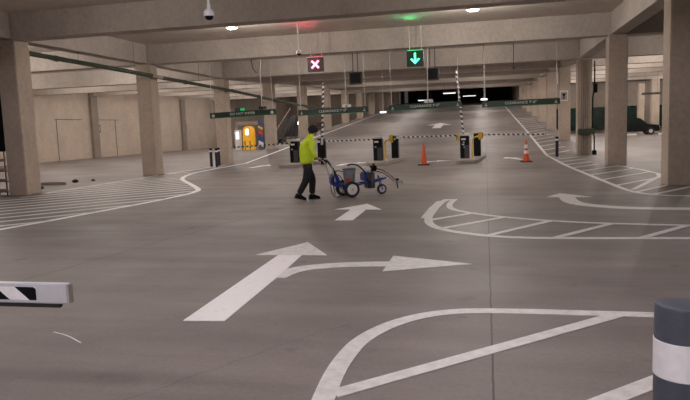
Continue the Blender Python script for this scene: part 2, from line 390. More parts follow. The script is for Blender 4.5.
# D: near island
t = thing('hatched_island', 'nearest painted island outline with broad diagonals at the bottom right', 'road marking', (0, 4, 0))
def L3(p, o=(0, 4)): return [(x-o[0], y-o[1]) for x, y in p]
b = MB(); ribbon(b, L3(smooth_line([(-.98,3.2), (-1.04,3.8), (-1.07,4.25), (-1.06,4.6), (-1.02,4.95), (-.86,5.36), (-.6,5.68), (-.27,5.86), (.2,5.90), (1.0,5.89), (3.2,5.9)])), .15); b.build('outline', M_worn, t)
b = MB(); ribbon(b, L3(densify([(-.99,3.88), (1.12,5.86)])), .13, .0055); b.build('stripe', M_worn, t)
b = MB(); ribbon(b, L3(densify([(.3,3.62), (1.75,5.0), (2.7,5.86)])), .14, .0055); b.build('stripe', M_worn, t)
# E: middle island
t = thing('hatched_island', 'leaf-shaped hatched island in the middle of the right half', 'road marking', (0, 11, 0))
def L4(p): return L3(p, (0, 11))
b = MB(); ribbon(b, L4(smooth_line([(-.9,14.9), (-1.04,14.2), (-1.09,13.2), (-1.08,11.9), (-.98,11.1), (-.66,10.45), (.03,9.92), (.6,9.77), (1.74,9.76), (4.6,9.8)])), .15); b.build('outline', M_worn, t)
b = MB(); ribbon(b, L4(smooth_line([(-.72,14.9), (-.80,14.1), (-.74,13.2), (-.28,12.52), (.33,11.96), (1.07,11.5), (1.92,11.18), (3.2,10.92), (5.2,10.7)])), .13); b.build('outline', M_worn, t)
b = MB(); ribbon(b, L4([(-1.0,14.6), (-1.08,13.4), (-1.11,11.9)]), .2, .0052); b.build('outline', M_worn, t)
b = MB(); ribbon(b, L4([(-.97,14.84), (-.66,14.84)]), .2, .0058); b.build('outline', M_worn, t)
for a, c in (((-1.05,11.62), (-.30,12.5)), ((-.80,10.6), (.31,11.96)), ((.02,9.98), (1.09,11.5)), ((1.0,9.8), (2.03,11.16)), ((2.2,9.8), (3.12,10.95)), ((3.3,9.8), (4.3,10.8))):
    b = MB(); ribbon(b, L4(densify([a, c])), .12, .0055); b.build('stripe', M_worn, t)
# G: long island under the right columns and up the ramp
Gout = [(6.5,14.75), (4.6,15.0), (3.75,15.25), (3.35,16.0), (3.27,18.1), (3.18,20.9), (3.03,26), (3.06,32), (3.05,RY), (2.95,50), (2.75,70), (2.5,100)]
def interp(pts, y):
    for (x0, y0), (x1, y1) in zip(pts, pts[1:]):
        if y0 <= y <= y1: return x0+(x1-x0)*(y-y0)/(y1-y0)
    return None
t = thing('hatched_island', 'long hatched island under the right columns running up the ramp', 'road marking', (0, 0, 0))
b = MB(); ribbon(b, densify(smooth_line(Gout[:8]), .6)+densify([(3.06,32.1)]+Gout[8:], 2.0), .14); b.build('outline', M_worn, t)
b = MB(); ribbon(b, densify([(4.75,25.9), (5.1,23.2), (5.2,21.3), (5.0,20.3), (3.5,16.6)], .4), .13); b.build('outline', M_worn, t)
Gin = [(3.5,16.6), (5.0,20.3), (5.2,21.3), (5.1,23.2), (4.75,25.9)]
y = 15.9
while y < 64:
    xo = interp([p for p in Gout[3:]], max(y, 16.0)) or 3.3
    if y < RY:
        x, yy = xo, y; 
        while x < 5.2:
            x += .05; yy += .07
            xi = interp(Gin, yy) if yy < 25.9 else 4.3
            if xi is not None and x > xi: break
        if y < 17.3: yy = y+2.0; x = xo+1.4
        if yy < RY-.1 and x-xo > .3:
            b = MB(); ribbon(b, densify([(xo, y), (x, yy)], .5), .12, .0055); b.build('stripe', M_worn, t)
    elif y > RY+.2:
        b = MB(); ribbon(b, densify([(xo, y), (4.35, y+1.6)], .5), .12, .0055); b.build('stripe', M_worn, t)
    y += 1.75 if y < 26 else 2.0
b = MB(); ribbon(b, densify([(3.6,15.35), (5.0,17.2)]), .12, .0055); b.build('stripe', M_worn, t)
b = MB(); ribbon(b, densify([(5.2,14.95), (6.5,16.6)]), .12, .0055); b.build('stripe', M_worn, t)
# H: island under the left columns
Hout = [(-10.1,7.0), (-9.6,9.0), (-9.35,10.7), (-9.1,11.9), (-8.9,13.3), (-8.62,15.1), (-8.5,16.5), (-8.5,17.4), (-8.72,18.3), (-9.25,19.2), (-10.4,21.0), (-11.4,22.5), (-11.95,23.6), (-12.4,24.9), (-12.75,26.2), (-13.0,28.0), (-13.1,31.0), (-13.25,RY), (-13.4,50), (-13.6,80), (-13.7,105)]
t = thing('hatched_island', 'finely striped island under the left columns ending in a hooked curve', 'road marking', (0, 0, 0))
b = MB(); ribbon(b, densify(smooth_line(Hout[:17]), .6)+densify([(-13.1,31.1)]+Hout[17:], 2.0), .17); b.build('outline', M_fresh, t)
for ya, yb in ((18.1, 25.3), (26.3, 33.3)):
    b = MB(); ribbon(b, densify([(-14.0,ya), (-14.0,yb)], 1), .12); b.build('outline', M_worn, t)
y = 3.0
while y < 26:
    x, yy = -13.95, y; ok = False; st = None
    while x < -8:
        xo = interp(Hout, yy)
        if xo is None: x += .05; yy += .055; continue
        if st is None: st = (x, yy)
        if x >= xo: ok = True; break
        x += .05; yy += .055
    if ok and st and x-st[0] > .3:
        b = MB(); ribbon(b, densify([st, (x, yy)], .5), .155, .0055); b.build('stripe', M_worn, t)
    y += 1.15
# small arrows by the gates
def small_arrow(x, y, rz, label, s=1.0, turn=0):
    b = MB()
    M2 = Matrix.Rotation(rz, 2)
    def T2(p): q = M2 @ Vector(p); return (x+q.x*s, y+q.y*s)
    if turn:
        pts = [(0,-1.6), (0,-.5), (turn*.15,-.05), (turn*.55,.2)]
        ribbon(b, [T2(p) for p in smooth_line(pts)], .3*s); slab(b, [T2(p) for p in ((turn*.5,-.25), (turn*1.15,.25), (turn*.5,.75))][::(1 if turn > 0 else -1)])
    else:
        slab(b, [T2(p) for p in ((-.17,-1.6), (.17,-1.6), (.17,0), (-.17,0))]); slab(b, [T2(p) for p in ((-.5,0), (.5,0), (0,1.1))])
    tag(b.build('lane_arrow', M_fresh), label, 'road marking', 'small lane arrows around the gates')
small_arrow(-6.85, 31.2, 0, 'turn arrow on the floor between the left and middle gate islands', turn=1)
small_arrow(-11.1, 30.8, -.1, 'short white dash mark left of the leftmost gate kiosk', s=.85)
small_arrow(-2.85, 31.2, 0, 'turn arrow on the floor right behind the plain orange cone', turn=1)
small_arrow(1.25, 32.3, .3, 'white arrow on the floor left of the banded cone', s=.9)
small_arrow(-4.1, 58.5, 0, 'white arrow on the ramp beyond the lowered gate arm', s=2.2)
b = MB(); ribbon(b, smooth_line([(-3.81,4.86), (-3.62,4.79), (-3.37,4.62)]), .012)
tag(b.build('paint_dribble', M_worn), 'thin curved paint dribble on the floor at the lower left', 'road marking')

# ------------------------------------------------------------------ gate islands, kiosks and barrier arms
def gate(xg, yg, which):
    label = {'l': 'leftmost', 'm': 'middle', 'r': 'right-hand'}[which]
    cb = MB(); pts = [(-.45,-1.7), (-.3,-1.95), (.35,-1.95), (.5,-1.7), (.85,3.0), (.7,3.3), (.2,3.3), (.0,3.0)]
    cb.prism([(xg+.1+x, yg+y) for x, y in pts], 'z', 0, .15)
    tag(cb.build('gate_island', M_curb, bevel=.02), 'raised concrete kerb island under the %s gate machines' % label, 'kerb island', 'gate islands')
    k = thing('ticket_kiosk', {'l': 'black kiosk directly behind the worker, leftmost of the gate kiosks', 'm': 'black ticket kiosk on the middle gate island with pale stickers', 'r': 'black ticket kiosk on the right-hand gate island marked with white signs'}[which], 'kiosk', (xg, yg, .15), group='ticket kiosks')
    MB().box(-.22,.20,-.22,.22,0,1.05).build('body', M_black, k, bevel=.02)
    MB().prism([(-.22,1.051), (.22,1.051), (.22,1.12), (-.1,1.16), (-.22,1.13)], 'x', -.235, .215).build('hood', M_galv, k, bevel=.01)
    MB().box(-.16,.04,-.228,-.22,.86,.94).build('label_plate', M_white, k)
    MB().box(.0,.18,-.228,-.22,.36,.44).build('label_plate', M_white, k)
    MB().box(-.02,.19,-.27,-.22,.02,.62).build('cash_door', M_dark, k, bevel=.008)
    MB().lathe([(.035,0), (.035,.02)], 16, (-.1,-.24,.66), 'y').build('button', M_galv, k)
    if which == 'r':
        for i, (bx, bz) in enumerate(((-.09,.62), (-.05,.5), (-.08,.72))): MB().box(bx,bx+.06,-.23,-.22,bz,bz+.06).build('label_plate', M_white, k)
    c2 = thing('gate_cabinet', 'black barrier cabinet standing behind the %s ticket kiosk' % label, 'gate cabinet', (xg+(.83 if which == 'l' else .54), yg+2.0, .15), group='gate cabinets')
    MB().box(-.17,.17,-.2,.2,0,1.08).build('body', M_black, c2, bevel=.015)
    MB().box(-.185,.185,-.215,.215,1.081,1.13).build('lid', M_dark, c2, bevel=.01)
    MB().box(-.178,-.172,-.15,.15,.1,1.0).build('side_door', M_bluedark, c2)
    MB().lathe([(.05,0), (.05,.12)], 16, (0,-.33,.97), 'y').build('arm_hub', M_galv, c2, smooth=True)
    if which != 'l':
        pth = [(.0,0,0), (0,0,.82), (.05,0,.93), (.16,0,1.0), (.3,0,1.02)] if which == 'r' else [(0,0,0), (0,0,.85), (.04,0,.93), (.14,0,.96), (.24,0,.98)]
        yp = thing('reader_post', 'yellow bent post with a yellow reader head beside the %s kiosk' % label, 'reader post', (xg+.34, yg-.15, .15), group='reader posts')
        MB().tube(smooth3(pth), .045 if which == 'm' else .03, 12).build('post', M_yellow, yp, smooth=True)
        MB().lathe([(.09,0), (.09,.02)], 16).build('base_plate', M_galv, yp)
        ex = pth[-1][0]
        MB().box(ex-.02,ex+.16,-.12,.1,.86,1.22).build('reader_head', M_yellow, yp, bevel=.02)
        MB().box(ex+.161,ex+.19,-.1,.08,.9,1.18).build('reader_screen', M_black, yp)
def smooth3(p, it=2):
    p = [Vector(q) for q in p]
    for _ in range(it):
        q = [p[0]]
        for a, b in zip(p, p[1:]): q += [a*.75+b*.25, a*.25+b*.75]
        p = q+[p[-1]]
    return p
gate(-9.25, 30.5, 'l'); gate(-5.06, 30.5, 'm'); gate(-.95, 30.5, 'r')
yh = thing('card_reader', 'yellow reader head fixed to the left side of the right-hand kiosk', 'reader', (-1.26, 30.45, .98))
MB().box(-.06,.05,-.1,.1,0,.3).build('case', M_yellow, yh, bevel=.015); MB().box(-.085,-.06,-.08,.08,.04,.26).build('screen', M_black, yh)
def arm(p0, p1, label, nstripe, wd=.07):
    p0, p1 = Vector(p0), Vector(p1); Lg = (p1-p0).length; t = thing('barrier_arm', label, 'barrier arm', p0, group='striped gate arms')
    dv = (p1-p0).normalized(); q = dv.to_track_quat('X', 'Z'); t.rotation_mode = 'QUATERNION'; t.rotation_quaternion = q
    MB().box(0, Lg, -.02, .02, -wd/2, wd/2).build('boom', M_stripe, t, bevel=.006)
    MB().box(Lg+.001, Lg+.03, -.022, .022, -wd/2-.002, wd/2+.002).build('end_cap', M_black, t, bevel=.004)
    MB().box(-.12, .1, -.04, -.022, -.06, .06).build('arm_bracket', M_galv, t, bevel=.005)
arm((-9.52,30.2,1.12), (-12.45,30.2,1.0), 'striped gate arm lowered on the left under the do not enter bar', 11)
arm((-8.42,32.15,1.12), (-5.45,32.15,1.14), 'striped gate arm lowered between the worker and the middle kiosk', 14)
arm((-4.3,32.15,1.2), (-1.35,32.15,1.2), 'striped gate arm lowered across the middle lane above the plain cone', 16)
arm((-.12,32.15,1.2), (2.8,32.15,1.12), 'striped gate arm lowered across the right lane above the banded cone', 14)
arm((-1.02,30.75,1.25), (-1.31,30.75,4.28), 'striped gate arm raised upright over the right-hand kiosk', 18, .085)
arm((-7.92,30.75,1.1), (-7.74,30.75,4.0), 'striped gate arm raised upright beside the leftmost clearance bar', 15, .085)
gp = thing('gate_post', 'dark slim post carrying the raised arm behind the worker', 'post', (-7.92,30.85,0))
MB().box(-.12,.12,-.06,.2,0,1.15).build('body', M_black, gp, bevel=.01); MB().box(-.14,.14,-.08,.22,1.151,1.19).build('cap', M_dark, gp)

# near barrier arm at the left edge
t = thing('barrier_arm', 'near aluminium barrier arm with black and white film entering at left', 'barrier arm', (-2.035, 2.74, .903))
MB().box(-2.2, 0, -.02, .018, 0, .103).build('boom', M_alu, t, bevel=.006)
MB().box(.001, .006, -.017, .015, .004, .099).build('end_cap', M_curb, t)
MB().box(-2.2, -.055, -.012, .012, -.022, -.001).build('rubber_edge', M_rubber, t, bevel=.004)
mb = MB(); mb.prism([(-2.2,.018), (-.176,.018), (-.176,.085), (-2.2,.085)], 'y', -.0215, -.0203); o = mb.build('white_film', M_reflect, t)
for i in range(9):
    mb = MB()
    if i == 0: mb.prism([(-.178,.018), (-.218,.018), (-.300,.085), (-.192,.085), (-.178,.076)], 'y', -.0228, -.0216)
    else: mb.prism([(-.335-(i-1)*.23,.018), (-.45-(i-1)*.23,.018), (-.532-(i-1)*.23,.085), (-.417-(i-1)*.23,.085)], 'y', -.0228, -.0216)
    mb.build('black_film', M_black, t)

# ------------------------------------------------------------------ bollards
t = thing('bollard', 'large slate-grey bollard with a broad white reflective band at lower right', 'bollard', (.764, 2.70, 0))
MB().lathe([(.108,0), (.108,.967), (.103,.981), (.09,.985), (.05,.99), (.001,.991)], 48).build('post', M_bolgrey, t, smooth=True)
mb = MB(); mb.lathe([(.1085,.69), (.1105,.692), (.1105,.838), (.1085,.84)], 48); mb.build('reflective_band', M_reflect, t, smooth=True)
def small_bollard(x, y, h, label, body=M_navy):
    t = thing('bollard', label, 'bollard', (x, y, 0), group='short dark bollards')
    MB().lathe([(.075,0), (.075,h-.18)], 16).build('post', body, t, smooth=True)
    MB().lathe([(.077,h-.19), (.077,h-.11)], 16).build('white_band', M_reflect, t, smooth=True)
    MB().lathe([(.076,h-.11), (.07,h-.01), (.03,h), (.001,h)], 16).build('cap', M_black, t, smooth=True)
    MB().lathe([(.13,0), (.12,.03)], 16).build('base_flange', M_galv, t)
small_bollard(-13.9, 30.8, .98, 'leftmost of the three short dark bollards by the left column')
small_bollard(-13.38, 30.3, .98, 'middle of the three short dark bollards by the left column')
small_bollard(-13.82, 31.6, .98, 'rightmost and rear of the three short dark bollards')
small_bollard(3.32, 32.0, 1.0, 'lone navy bollard with white band left of the right columns')
# cones
def cone(x, y, h, label, bands):
    t = thing('traffic_cone', label, 'traffic cone', (x, y, 0), group='traffic cones')
    MB().box(-.26,.26,-.26,.26,0,.04).build('base', M_rubber, t, bevel=.015)
    r = lambda z: .145-(.145-.028)*z/h
    MB().lathe([(r(0),.04), (r(h-.04),h-.04), (.03,h), (.001,h)], 24).build('cone_body', M_orange, t, smooth=True)
    for a, c in bands: MB().lathe([(r(a)+.004,a), (r(c)+.004,c)], 24).build('reflective_band', M_reflect, t, smooth=True)
cone(-2.69, 28.45, 1.0, 'plain orange traffic cone in the middle lane', [])
cone(1.73, 29.05, .95, 'orange traffic cone with two white bands on the right', [(.36,.50), (.60,.76)])

# ------------------------------------------------------------------ clearance bars
def clearance(x0, x1, z0, z1, txt, label, ico=None):
    y = 27.0; t = thing('clearance_bar', label, 'overhead sign', (x0, y, z0), group='hanging clearance bars')
    Lg = math.hypot(x1-x0, z1-z0); t.rotation_euler = (0, -math.atan2(z1-z0, x1-x0), 0)
    MB().box(0, Lg, -.04, .04, 0, .25).build('bar', M_green, t, bevel=.012)
    MB().box(.0, Lg, -.043, -.0405, .001, .022).build('edge_stripe', M_edge, t)
    text_mesh('lettering', txt, .14, M_text, t, (Lg*.5, -.043, .135), xs=1.15)
    for xx in (.16, Lg-.16):
        if txt.startswith('DO'): MB().lathe([(.075,0), (.075,.004)], 20, (xx,-.045,.11), 'y').build('round_mark', M_text, t)
        else: MB().prism([(xx-.05,.06), (xx+.05,.06), (xx+.05,.09), (xx+.015,.09), (xx+.015,.17), (xx-.015,.17), (xx-.015,.09), (xx-.05,.09)], 'y', -.045, -.041).build('hand_mark', M_text, t)
    for f_ in (.04, .96):
        MB().tube([(Lg*f_,0,.25), (Lg*f_,0,5.6-z0-.02)], .013, 6).build('cable', M_galv, t)
clearance(-12.1, -9.0, 2.40, 2.46, 'DO NOT ENTER', 'dark green hanging bar reading do not enter, leftmost of four')
clearance(-7.97, -4.87, 2.36, 2.40, "CLEARANCE 7'-0\"", 'green clearance bar hanging above and right of the worker')
clearance(-3.98, -.95, 2.40, 2.45, "CLEARANCE 7'-0\"", 'green clearance bar hanging over the middle lane before the ramp')
clearance(-.13, 2.92, 2.38, 2.40, "CLEARANCE 7'-0\"", 'green clearance bar hanging over the right lane by the notice column')

# ------------------------------------------------------------------ lane signal boxes
def arrow_glyph(mb, cx, cz, s, y):
    w_ = .028*s; mb.prism([(cx-w_,cz+.17*s), (cx+w_,cz+.17*s), (cx+w_,cz-.10*s), (cx+.12*s,cz-.01*s), (cx+.155*s,cz-.05*s), (cx,cz-.20*s), (cx-.155*s,cz-.05*s), (cx-.12*s,cz-.01*s), (cx-w_,cz-.10*s)], 'y', y-.006, y)
def signal(x, z0, wd, ht, kind):
    red = kind == 'red'
    t = thing('lane_signal', 'red cross lane signal box hanging under the second beam' if red else 'green arrow lane signal box hanging under the second beam', 'lane signal', (x, 24.9, z0), group='lane signals')
    MB().box(-wd/2, wd/2, -.08, .08, 0, ht).build('case', M_signred if red else M_signgreen, t, bevel=.01)
    mb = MB()
    if red:
        for a in (math.pi/4, -math.pi/4):
            m = Matrix.Translation((0,-.084,ht*.5)) @ Matrix.Rotation(a, 4, 'Y'); mb.box(-.2,.2,-.004,.004,-.035,.035, m)
    else: arrow_glyph(mb, 0, ht*.5+.02, 1.1, -.081)
    mb.build('glyph', M_redled if red else M_greenled, t)
    MB().box(-wd/2+.02, wd/2-.02, -.1, .02, ht+.001, ht+.016).build('top_strip', M_redglow if red else M_greenglow, t)
    for s in (-1, 1): MB().tube([(s*wd*.35,.12,ht-.1), (s*wd*.35,.12,5.6-z0)], .012, 8).build('hanger', M_galv, t)
    for pos, pw, rx in (((0,-.2,ht*.5), 5, -math.pi/2), ((0,-.1,ht+.05), 10, -2.1)):
        ld = bpy.data.lights.new('signal_light', 'AREA'); ld.energy = pw; ld.size = .35 if pw == 5 else .2; ld.color = (1,.08,.12) if red else (.05,1,.3)
        if pw == 10: ld.spread = .75; ld.energy = 3.5 if red else 2.2
        else: ld.energy = 1.5
        lo = bpy.data.objects.new('signal_light', ld); C.objects.link(lo); lo.parent = t; lo.location = pos; lo.rotation_euler = (rx, 0, 0)
signal(-6.55, 4.02, .63, .56, 'red'); signal(-2.6, 4.0, .64, .60, 'green')
for x, lab in ((-6.17, 'dark back of a lane signal hanging right of the red cross'), (-2.43, 'dark back of a lane signal hanging right of the green arrow')):
    t = thing('lane_signal', lab, 'lane signal', (x, 31.0, 3.86), group='lane signals seen from behind')
    MB().box(-.31,.31,-.08,.08,0,.6).build('case', M_dark, t, bevel=.01)
    MB().box(-.25,.25,-.1,-.08,.06,.54).build('back_panel', M_black, t, bevel=.008)
    for s in (-.12, .12): MB().tube([(s,0,.6), (s,0,1.74)], .022, 8).build('hanger', M_dark, t)

# ------------------------------------------------------------------ cameras on poles
def dome(x, y, ztop, zdome, label, dark=False):
    t = thing('camera_dome', label, 'security camera', (x, y, zdome), group='hanging camera domes')
    MB().tube([(0,0,.1), (0,0,.32), (0,0,ztop-zdome)], .02 if not dark else .012, 10).build('pole', M_white if not dark else M_dark, t, smooth=True)
    MB().lathe([(.02,.2), (.03,.18), (.03,.12), (.06,.1), (.085,.07), (.088,.0), (.08,-.01)], 24).build('housing', M_white, t, smooth=True)
    MB().lathe([(.075,-.011), (.065,-.045), (.035,-.07), (.001,-.075)], 24).build('lens_dome', M_black, t, smooth=True)
dome(-4.62, 10.5, 5.6, 3.74, 'white camera dome on a pole at the top left, nearest to the camera')
dome(-6.0, 20.7, 5.6, 4.26, 'camera dome on a thin pole just left of the red cross signal')
# rods with small cameras above the bars
def rod(x, y, z, label, bulk):
    t = thing('hanging_camera', label, 'security camera', (x, y, z), group='cameras on rods above the clearance bars')
    MB().tube([(0,0,.14), (0,0,5.59-z)], .022, 8).build('rod', M_galv, t, smooth=True)
    MB().box(-.15,.06,-.08,.08,-.02,.13).build('case', M_white if bulk != 'd' else M_dark, t, bevel=.02)
    MB().box(.07,.22,-.07,.07,0,.12).build('hood', M_white if bulk == 'w' else M_dark, t, bevel=.02)
    MB().lathe([(.03,0), (.03,.03)], 12, (.02,-.1,.05), 'y').build('lens', M_black, t)
rod(-6.05, 28.0, 2.68, 'pale camera on a rod above the clearance bar by the worker', 'w')
rod(-2.42, 28.0, 2.72, 'two-piece camera on a rod above the middle clearance bar', 'w')
rod(-10.2, 28.6, 2.78, 'dark camera on a thin rod above the do not enter bar', 'd')
for x, y, z0, z1, lab in ((-.05,28.2,2.75,5.6, 'thin white rod with a small lamp above the right clearance bar'), (-4.55,29,2.4,5.6, 'thin grey rod between the two middle clearance bars')):
    t = thing('hanging_rod', lab, 'rod', (x, y, z0)); MB().tube([(0,0,.05), (0,0,z1-z0)], .012, 8).build('rod', M_galv, t)
    MB().box(-.14,.14,-.05,.05,-.02,.05).build('lamp', M_dim_glow, t, bevel=.01)  # glowing box; on the grey rod it stands in for a whitish label
t = thing('conduit_drop', 'bent dark conduit hanging from the beam above the do not enter bar', 'conduit', (-9.6, 26.0, 4.3))
MB().tube([(-.05,0,1.3), (-.05,0,.5), (0,0,.1), (.12,0,-.05), (.2,0,-.06)], .02, 8).build('conduit', M_dark, t)
t = thing('conduit_drop', 'dark conduit hanging down above the right clearance bar', 'conduit', (1.1, 26.2, 3.9))
MB().tube([(0,0,0), (0,0,1.68)], .014, 8).build('conduit', M_dark, t); MB().box(-.05,.05,-.04,.04,-.1,0).build('junction_box', M_dark, t)

# ------------------------------------------------------------------ long green pipe
t = thing('overhead_pipe', 'long dark green pipe sloping along the left column row', 'pipe', (0,0,0))
MB().tube([(-14.75,15.2,4.66), (-14.62,18.1,4.57), (-14.2,22.5,4.40), (-13.95,25.35,4.29)], .085, 14).build('pipe', M_pipe, t, smooth=True)
MB().tube([(-13.95,25.36,4.29), (-13.95,26.2,4.265)], .086, 14).build('pipe', M_conc, t, smooth=True)['label'] = 'concrete-coloured section crossing the column'
MB().tube([(-13.95,26.21,4.265), (-13.95,34,4.10), (-13.95,41,3.86), (-13.95,52,3.60), (-13.95,62,3.7)], .085, 14).build('pipe', M_pipe, t, smooth=True)
for x, y, z in ((-14.36,20.9,4.46), (-14.06,24.2,4.34), (-13.95,30,4.19), (-13.95,36.5,4.02)):
    MB().tube([(x,y,z+.06), (x,y,deck_z(y)-.01)], .008, 6).build('hanger', M_dark, t)
for x, y, z in ((-14.47,19.7,4.50), (-13.95,28.4,4.215), (-13.95,38.5,3.95)):
    dy = Vector((.08 if y < 25 else 0,1,-.024)).normalized()
    MB().tube([Vector((x,y,z)), Vector((x,y,z))+dy*.14], .105, 14).build('coupling', M_pipe, t, smooth=True)

# ------------------------------------------------------------------ things on and near the right columns
t = thing('wall_notice', 'small white square notice on the fourth right column', 'sign', (4.72, 41.62, 2.95))
MB().box(-.24,.24,-.02,0,0,.62).build('plate', M_white, t); 
mb = MB(); mb.box(-.2,.2,-.026,-.021,.05,.57); mb.build('panel', M_curb, t)
MB().prism([(-.12,.45), (.12,.45), (.04,.28), (.04,.12), (-.04,.12), (-.04,.28)], 'y', -.034, -.027).build('symbol', M_black, t)
t = thing('column_shelf_box', 'dark green box wrapped around the conduit column at chest height', 'utility box', (4.79, 33.3, 1.05))
MB().box(-.36,.42,-.16,.2,0,.26).build('case', M_pipe, t, bevel=.02)
for dx in (-.16, -.06, .04, .12):
    MB().tube([(dx,.19,-1.04), (dx,.19,3.6)], .018, 8).build('conduit', M_pil, t)
t = thing('drain_pipe', 'black pipe with box running down beside the conduit column', 'pipe', (5.27, 33.75, 0))
MB().tube([(0,0,4.6), (.0,0,3.4), (-.08,0,2.8), (-.08,0,1.2), (0,0,.9), (0,0,.1)], .035, 10).build('pipe', M_black, t, smooth=True)
MB().box(-.06,.12,-.1,.05,3.05,3.5).build('junction_box', M_black, t, bevel=.01); MB().box(-.1,.1,-.1,.05,0,.22).build('foot', M_black, t, bevel=.01)

# ------------------------------------------------------------------ black car, far right bay
t = thing('car', 'black car parked in the far right bay, seen from its side', 'car', (15.2, 72.5, 0))
pr = [(-2.35,.35), (2.3,.35), (2.38,.6), (2.3,.98), (1.2,1.12), (.55,1.68), (.2,1.78), (-1.7,1.8), (-2.15,1.65), (-2.35,1.05)]
MB().prism(pr, 'y', -.88, .88).build('body', M_black, t, bevel=.05)
MB().prism([(1.0,1.15), (.5,1.6), (-.35,1.68), (-.35,1.15)], 'y', -.895, -.875).build('window', M_glass, t)
MB().prism([(-.45,1.15), (-.45,1.68), (-1.6,1.68), (-1.95,1.2)], 'y', -.895, -.875).build('window', M_glass, t)
for x in (-1.45, 1.5):
    for s in (-1, 1):
        wh = MB().lathe([(.2,-.1), (.34,-.1), (.37,-.06), (.37,.06), (.34,.1), (.2,.1)], 24, (x, s*.82, .37), 'y').build('wheel', M_rubber, t, smooth=True)
        MB().lathe([(.19,-.11), (.19,.11)], 16, (x, s*.82, .37), 'y').build('hubcap', M_galv, wh)
MB().box(2.28,2.4,-.8,-.5,.72,.86).build('headlight', M_white, t); MB().box(-1.2,-.9,-.9,-.87,.95,.99).build('door_handle', M_galv, t)
for x, lab in ((14.6, 'pale wheel stop under the black car, left'), (17.9, 'pale wheel stop just ahead of the black car')):
    b = MB(); b.prism([(-.1,0), (.1,0), (.06,.16), (-.06,.16)], 'x', x-.6, x+.6)
    for v in b.bm.verts: v.co.y += 71.0
    tag(b.build('wheel_stop', M_white, bevel=.01), lab, 'wheel stop')
n2 = 0
for i, (x0, x1) in enumerate(((6.0,10.6), (11.2,15.6), (16.3,20.6), (21.3,25.6), (26.3,31))):
    wn = MB().box(x0, x1, 91.6, 91.9, .4, 3.4).build('window_%d' % (i+1), M_glass); struct(wn)
t = thing('light_fixture', 'dark unlit box fixture under the beam left of the shaded column', 'light fixture', (14.2, 61, 3.75))
MB().box(-.75,.75,-.15,.15,0,.18).build('case', M_dark, t, bevel=.02)
for s in (-.5,.5): MB().tube([(s,0,.18), (s,0,deck_z(61)-3.75)], .01, 6).build('hanger', M_dark, t)

# ------------------------------------------------------------------ left: rack, wall sign, debris
t = thing('storage_rack', 'dark slatted rack cut by the left edge beside the nearest column', 'rack', (-14.74, 17.45, 0))
MB().box(-.75,-.1,-.05,.35,1.4,3.5).build('cabinet', M_black, t, bevel=.01)
for x in (-.74, -.14):
    for y in (-.04, .32): MB().tube([(x,y,0), (x,y,1.4)], .02, 8).build('post', M_dark, t)
for z in (.12, .45, .78, 1.08): MB().box(-.76,-.1,-.07,-.03,z,z+.09).build('slat', M_pil, t, bevel=.005)
for z in (.1, .43, .76): MB().box(-.74,-.12,-.02,.32,z,z+.03).build('shelf', M_dark, t)
for yy, lab in ((50.5, 'small green and white sign on the left wall between the two nearest left columns'), (67.3, 'small green and white sign on the left wall left of the third left column')):
    t = thing('wall_sign', lab, 'sign', (LX, yy, 2.25), group='small signs on the left wall')
    MB().box(0,.05,-.2,.3,-.05,.62).build('plate', M_green, t); MB().box(.051,.06,-.05,.22,.06,.5).build('white_panel', M_curb, t)
for i, (x, y, s, lab) in enumerate(((-15.38,19.62,.09, 'dark lump of debris at the foot of the nearest left column'), (-15.9,22.3,.11, 'dark lump of debris between the two nearest left columns'), (-15.5,22.9,.07, 'smaller pale lump of debris between the two nearest left columns'))):
    b = MB(); bmesh.ops.create_icosphere(b.bm, subdivisions=2, radius=s)
    for v in b.bm.verts: v.co = Vector((v.co.x*1.2+x, v.co.y+y, (v.co.z*.6+s*.5)*(1+.2*random.random())))
    for v in b.bm.verts: v.co.z = max(v.co.z, 0)
    tag(b.build('debris', (M_rubber, M_rubber, M_dark)[i]), lab, 'debris')
b = MB(); b.prism([(0,0), (.16,0), (.13,.11), (.03,.11)], 'x', -17.5, -15.6)
for v in b.bm.verts: v.co.y += 21.2
tag(b.build('wheel_stop', M_curb, bevel=.01), 'low concrete wheel stop behind the nearest left column', 'wheel stop')

# ------------------------------------------------------------------ far left bay
t = thing('yellow_booth', 'golden yellow round-topped booth glowing in the far left bay', 'booth', (-22.9, 60, 0))
MB().prism([(-.52,0), (.52,0), (.52,1.85), (.42,2.15), (.2,2.32), (-.1,2.36), (-.4,2.2), (-.52,1.9)], 'y', -.4, .4).build('shell', M_gold, t, bevel=.05)
for x in (-.3, .22): MB().box(x-.04,x+.04,-.43,-.4,.05,.9).build('dark_bar', M_black, t)
MB().box(-.2,.1,-.43,-.4,1.5,2.05).build('glow_patch', M_dim_glow, t, bevel=.02)  # glowing patch added as a bright spot, no lamp sits here
t = thing('lit_box', 'pale lit cabinet left of the yellow booth', 'cabinet', (-24.25, 60.5, 0))
MB().box(-.3,.3,-.2,.2,0,2.0).build('body', M_white, t, bevel=.03); MB().box(-.15,.15,-.22,-.2,1.1,1.8).build('screen', M_dim_glow, t)  # glow on the front added so the pale box looks lit
t = thing('slate_panel', 'slate grey panel standing between the pale cabinet and yellow booth', 'panel', (-23.75, 61.2, 0))
MB().box(-.3,.3,-.08,.08,.5,1.7).build('panel', M_bluedark, t); 
for s in (-.25, .25): MB().tube([(s,0,0), (s,0,.5)], .03, 8).build('leg', M_dark, t)
b = MB(); b.box(-25.0,-21.2,61.8,62.1,2.5,2.85); b.box(-25.0,-24.8,61.8,62.1,0,2.5); b.box(-21.4,-21.2,61.8,62.1,0,2.5)
tag(b.build('portal_frame', M_curb), 'concrete portal frame behind the yellow booth', 'portal')
t = thing('painted_post', 'post painted in red, blue and yellow patches right of the yellow booth', 'post', (-21.25, 59, 0))
MB().box(-.25,.25,-.2,.2,0,2.9).build('post', M_bluedark, t, bevel=.01)
